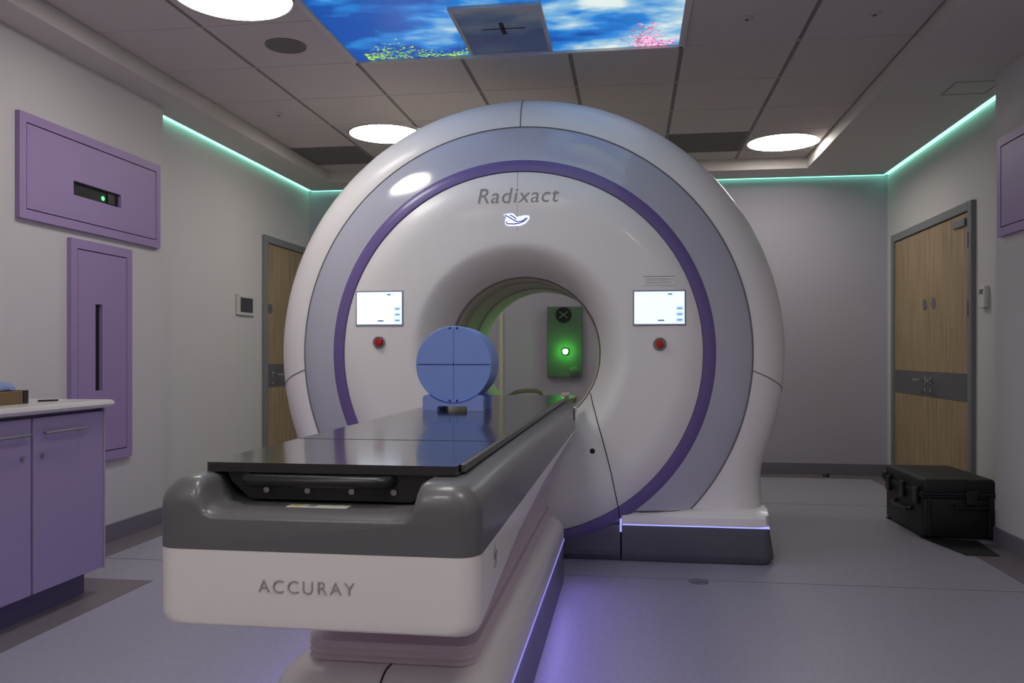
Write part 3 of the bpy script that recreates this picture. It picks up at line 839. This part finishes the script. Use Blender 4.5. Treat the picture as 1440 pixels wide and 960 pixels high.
def loft_lower():
    bm = bmesh.new(); rings = []
    def section(ins, zb, y):
        L, R = XLc+ins+.001, XRc-ins-.001; r = .028; o = [(L, .6855)]
        for k in range(6):
            a = PI+PI/2*k/5; o.append((L+r+r*math.cos(a), zb+r+r*math.sin(a)))
        for k in range(6):
            a = -PI/2+PI/2*k/5; o.append((R-r+r*math.cos(a), zb+r+r*math.sin(a)))
        o.append((R, .6855)); return [(x, y, z) for x, z in o]
    sec = []
    for k in range(9):
        t_ = PI/2*k/8; sec.append(section(.045*(1-math.sin(t_)), .536+.012*(1-math.sin(t_)), YN+.045*(1-math.cos(t_))))
    for y, zb in ((1.65, .552), (1.85, .575), (2.05, .597), (2.4, .617), (2.7, .630), (3.3, .645), (3.9, .652), (YE-.05, .6555)): sec.append(section(0, zb, y) if zb < .65 else section(0, min(zb, .6555), y))
    sec.append(section(.02, .6555, YE-.015)); sec.append(section(.05, .6555, YE))
    for s in sec: rings.append([bm.verts.new(p) for p in s])
    n = len(rings[0])
    for A, B in zip(rings, rings[1:]):
        for k in range(n): bm.faces.new((A[k], A[(k+1) % n], B[(k+1) % n], B[k]))
    bm.faces.new(rings[0]); bm.faces.new(rings[-1])
    bmesh.ops.recalc_face_normals(bm, faces=bm.faces)
    return bm
lc = obj('lower_cover', loft_lower(), M['white2'], co, smooth=True, auto=50)
# maker lettering on the front and mark on the side
bm = text_mesh('ACCURAY', .0345, .0012, spacing=1.25, offset=-.0004)
bm.transform(Matrix.Translation((-.594, YN-.0012, .621)) @ FRONT)
obj('front_lettering', bm, M['text'], lc)
bm = bmesh.new()
mx, my, mz = XRc+.0005, 1.665, .650
def mk(P, r): add_tube(bm, [(mx, my+y, mz+z) for y, z in P], r, 6)
mk([(.012, .020), (.004, .022), (-.004, .015), (-.010, .006), (-.002, .002), (.006, -.004), (.006, -.014), (0, -.022), (-.010, -.024)], .0018)
mk([(-.014, .008), (-.012, -.004), (-.002, -.010)], .0018); mk([(.014, .006), (.016, -.004)], .0014)
obj('side_mark', bm, M['text'], lc)
# label on the ledge
b = obj('rating_label', bx(-.655, -.535, YN+.052, YN+.078, .7600, .7610), M['label'], co)
obj('label_stripe', bx(-.648, -.628, YN+.055, YN+.075, .7611, .7614), M['yellow'], b)
obj('label_print', bx(-.615, -.600, YN+.055, YN+.075, .7611, .7614), M['text'], b)
# carriage under the table
bm = poly_prism([(CXc-.165, .766), (CXc+.165, .766), (CXc+.205, .800), (CXc+.212, .818), (CXc-.212, .818), (CXc-.205, .800)], 1.575, 4.25)
ca = obj('carriage', bm, M['black'], co)
for x in (-.13, -.045, .045, .13):
    obj('screw', cyl((CXc+x, 1.570, .785), .006, .006, 'y', 14), M['steel'], ca)
# front handle bar
h = []
hz = .806
for p in ((-.168, 1.590, hz), (-.168, 1.568, hz), (-.160, 1.553, hz), (-.145, 1.548, hz), (0, 1.546, hz), (.100, 1.548, hz), (.115, 1.553, hz), (.123, 1.568, hz), (.123, 1.590, hz)):
    h.append((CXc+p[0], p[1], p[2]))
obj('handle_bar', tube(h, .0125, 12), M['blackp'], co)
# table top
TW = .255
top_ = thing  # alias kept for clarity
bm = plan_prism(round_plan(CXc-TW, CXc+TW, 1.565, 4.36, .008, 3), .820, .8385)
tt = obj('tabletop', bm, M['carbon'], co)
obj('table_joint', bx(CXc-TW+.002, CXc+TW-.002, 2.03, 2.034, .8386, .8390), M['dark'], tt)
obj('side_rail', bx(CXc+TW+.0005, CXc+TW+.010, 1.60, 4.34, .822, .8395, bev=.002, seg=1), M['edge'], tt)
obj('side_rail', bx(CXc-TW-.006, CXc-TW-.0005, 1.60, 4.34, .822, .837, bev=.002, seg=1), M['black'], tt)
obj('end_block', bx(CXc+TW-.03, CXc+TW+.012, 4.34, 4.40, .815, .852, bev=.004), M['trim'], tt)
# latch at far end of the grey cover
b = obj('side_latch', bx(XRc-.002, XRc+.008, 4.02, 4.07, .735, .80, bev=.003), M['chrome'], co)
obj('latch_button', cyl((XRc+.008, 4.045, .785), .010, .004, 'x', 16), M['chrome'], b)
# bellows
def bellows(z0, z1, n, x0, x1, y0, y1, depth):
    bm = bmesh.new(); rings = []
    for k in range(2*n+1):
        z = z0+(z1-z0)*k/(2*n); g = 0 if k % 2 == 0 else depth
        rings.append([bm.verts.new((x, y, z)) for x, y in round_plan(x0+g, x1-g, y0+g, y1-g, .05-g*.5, 6)])
    m = len(rings[0])
    for A, B in zip(rings, rings[1:]):
        for k in range(m): bm.faces.new((A[k], A[(k+1) % m], B[(k+1) % m], B[k]))
    bm.faces.new(rings[0]); bm.faces.new(rings[-1])
    bmesh.ops.recalc_face_normals(bm, faces=bm.faces)
    return bm
obj('bellows', bellows(.304, .648, 13, CXc-.205, CXc+.205, 2.10, 3.84, .011), M['bellow'], co)
obj('bellows_tray', bellows(.304, .352, 3, CXc-.214, CXc+.214, 1.965, 3.86, .006), M['bellow'], co)
bm = plan_prism(round_plan(CXc-.235, CXc+.240, 1.80, 3.7, .05, 6), .505, .597)
obj('top_collar', bm, M['bellow'], co)
# pedestal
def ped_sec(z, gx, gy): return [(x, y, z) for x, y in round_plan(CXc-.277+gx, CXc+.277-gx, 1.87+gy, 3.93-gy*.6, .09, 8, .06)]
bm = bmesh.new(); rings = []
for z, g in ((.196, 0), (.24, .001), (.258, .006), (.278, .018), (.294, .038), (.302, .060)):
    rings.append([bm.verts.new(p) for p in ped_sec(z, g, g)])
n = len(rings[0])
for A, B in zip(rings, rings[1:]):
    for k in range(n): bm.faces.new((A[k], A[(k+1) % n], B[(k+1) % n], B[k]))
bm.faces.new(rings[0]); bm.faces.new(rings[-1]); bmesh.ops.recalc_face_normals(bm, faces=bm.faces)
pe = obj('pedestal_cover', bm, M['white2'], co, smooth=True, auto=50)
obj('pedestal_seam', tube([(CXc+.0, 1.869, .20), (CXc+.0, 1.869, .24), (CXc+.002, 1.875, .258), (CXc+.004, 1.887, .278), (CXc+.006, 1.907, .294), (CXc+.008, 1.93, .3025), (CXc+.01, 1.962, .3025)], .0025, 6), M['seam'], pe)
bm = plan_prism(round_plan(CXc-.276, CXc+.276, 1.872, 3.928, .09, 8, .06), 0.004, .190)
obj('pedestal_plinth', bm, M['base'], co, smooth=False)
bm = plan_prism(round_plan(CXc-.2795, CXc+.2795, 1.868, 3.932, .09, 8, .06), .1905, .1955)
obj('light_line', bm, M['violed'], co)
obj('foot', bx(CXc-.25, CXc+.25, 1.93, 3.9, 0, .0045), M['blackp'], co)

for sg in (1, -1):
    l = bpy.data.lights.new('couch_light_strip', 'AREA'); l.shape = 'RECTANGLE'; l.size = .006; l.size_y = 1.9; l.energy = 1.1; l.color = (.36, .30, 1)
    lo = bpy.data.objects.new('couch_strip_lamp', l); COL.objects.link(lo)
    lo.location = (CXc+sg*.283, 2.9, .193); lo.rotation_euler = (0, -sg*math.radians(62), 0)
# ------------------------------------------------------------------ phantom on the table
PX, PY, PR = -.665, 3.10, .146
PZ = .8385+.176
t = thing('calibration_phantom', 'blue disc phantom on its blue stand on the black tabletop', 'phantom', (PX, PY+.09, .839))
ph = obj('disc', lathe([(.001, 0), (PR-.003, 0), (PR, .003), (PR, .17), (PR-.003, .173), (.001, .173)], (PX, PY, PZ), 'y', 72), M['blue'], t, smooth=True, auto=35)
bm = bmesh.new()
add_box(bm, PX-PR+.006, PX+PR-.006, PY-.0008, PY+.0005, PZ-.0012, PZ+.0012)
for k in range(19):
    for sg in (1, -1):
        x = PX+sg*(.014+k*.0068)
        r_ = add_lathe(bm, [(.0024, .0003), (.0024, -.0014)], (x, PY, PZ), 'y', 8); bm.faces.new(r_[-1])
add_box(bm, PX-.002, PX+.002, PY-.001, PY+.0005, PZ-.004, PZ+.008)
obj('row_of_holes', bm, M['navy'], ph)
obj('centre_line', bx(PX-.0006, PX+.0006, PY-.0006, PY+.0005, PZ-PR+.01, PZ+PR-.01), M['navy'], ph)
bm = bmesh.new()
for dx in (-.014, .014):
    for dz in (PR-.009, -PR+.009):
        obj('pin_hole', lathe([(.0045, .0003), (.0045, -.0016)], (PX+dx, PY, PZ+dz), 'y', 12, (False, True)), M['navy'], ph)
def cradle(y0, y1):
    # side view outline in XZ with a concave seat for the disc and a slot below
    hw = .117; zb = .839; zt = .899
    pts = [(-hw, zb), (-hw, zt-.012), (-hw+.004, zt-.004), (-hw+.012, zt)]
    rs = PR+.002; a_s = math.acos(min(1, (hw-.022)/rs))
    xs = math.sqrt(rs**2-(zt-PZ)**2) if abs(zt-PZ) < rs else .05
    for k in range(15):
        x = -xs+2*xs*k/14; pts.append((x, PZ-math.sqrt(max(0, rs**2-x*x))))
    pts += [(hw-.012, zt), (hw-.004, zt-.004), (hw, zt-.012), (hw, zb), (.055, zb), (.055, zb+.012), (.050, zb+.018), (-.055, zb+.018), (-.060, zb+.012), (-.060, zb)]
    return poly_prism([(PX+x, z) for x, z in pts], y0, y1)
bm = cradle(PY-.012, PY+.030)
st = obj('stand', bm, M['blue2'], t)
obj('rear_cradle', cradle(PY+.140, PY+.182), M['blue2'], t)
for a in (-.1, .07): obj('stand_rail', bx(PX+a, PX+a+.03, PY+.03, PY+.14, .842, .86), M['blue2'], t)

# ------------------------------------------------------------------ black case by the right wall
t = thing('black_case', 'black hard shell equipment case on the floor by the double door', 'case', (1.85, 5.3, 0))
MR = Matrix.Translation((1.832, 5.36, 0)) @ Matrix.Rotation(math.radians(2), 4, 'Z')
def cz(bm): bm.transform(MR); return bm
hx, hy = .207, .325
obj('case_body', cz(bx(-hx+.01, hx-.01, -hy+.01, hy-.01, .008, .245, bev=.022, seg=3)), M['case'], t, smooth=True, auto=50)
obj('lid', cz(bx(-hx+.008, hx-.008, -hy+.008, hy-.008, .252, .345, bev=.022, seg=3)), M['case'], t, smooth=True, auto=50)
bm = bmesh.new(); add_box(bm, -hx, hx, -hy, hy, .238, .250, bev=.005); add_box(bm, -hx, hx, -hy, hy, .251, .268, bev=.005)
obj('lip', cz(bm), M['case'], t)
for x in (-.165, .165):
    bm = bmesh.new(); add_box(bm, x-.012, x+.012, -hy-.006, -hy+.02, .02, .24, bev=.004); obj('rib', cz(bm), M['case'], t)
for y in (-.24, -.02, .22):
    b = obj('latch', cz(bx(-hx-.014, -hx+.004, y-.03, y+.03, .195, .29, bev=.005)), M['blackp'], t)
bm = bmesh.new(); add_tube(bm, [(-hx+.008, -.16, .16), (-hx-.018, -.15, .145), (-hx-.022, -.13, .14), (-hx-.022, .07, .14), (-hx-.018, .09, .145), (-hx+.008, .10, .16)], .011, 8)
obj('side_handle', cz(bm), M['blackp'], t, smooth=True)
b = obj('latch', cz(bx(.03, .09, -hy-.014, -hy+.004, .20, .285, bev=.005)), M['blackp'], t)
bm = bmesh.new(); add_tube(bm, [(-.03, -hy+.008, .2), (-.03, -hy-.02, .19), (.0, -hy-.022, .185), (.12, -hy-.022, .185), (.15, -hy-.02, .19), (.15, -hy+.008, .2)], .007, 8)
obj('front_handle', cz(bm), M['steel'] if False else M['blackp'], t, smooth=True)
bm = bmesh.new(); add_box(bm, -hx-.012, -hx+.03, hy-.05, hy+.004, .255, .30, bev=.005)
obj('hinge_lug', cz(bm), M['blackp'], t)
for x in (-hx+.03, hx-.03):
    for y in (-hy+.04, hy-.04): obj('foot', cz(bx(x-.02, x+.02, y-.02, y+.02, 0.0025, .012)), M['blackp'], t)
m_ = tag(obj('floor_mat', plan_prism([(1.655, 5.05), (1.735, 4.66), (1.90, 4.66), (1.93, 5.02)], .0016, .006), M['mat']), 'flat black mat on the floor poking out from under the black case', 'mat')

# ------------------------------------------------------------------ world, camera
w = bpy.data.worlds.new('World'); SC.world = w; w.use_nodes = True
w.node_tree.nodes['Background'].inputs[0].default_value = (.1, .1, .11, 1); w.node_tree.nodes['Background'].inputs[1].default_value = 0.1
cam = bpy.data.cameras.new('Camera'); camo = bpy.data.objects.new('Camera', cam); COL.objects.link(camo)
camo.location = (0, 0, 1.053); camo.rotation_euler = (PI/2, 0, math.radians(8.1))
cam.sensor_width = 36; cam.lens = 1175/1440*36; cam.shift_x = 0; cam.shift_y = 18/1440; cam.clip_start = .05
SC.camera = camo
SC.view_settings.view_transform = 'Standard'; SC.view_settings.look = 'None'
SC.view_settings.gamma = 1; SC.view_settings.use_curve_mapping = False; SC.view_settings.exposure = 1.22
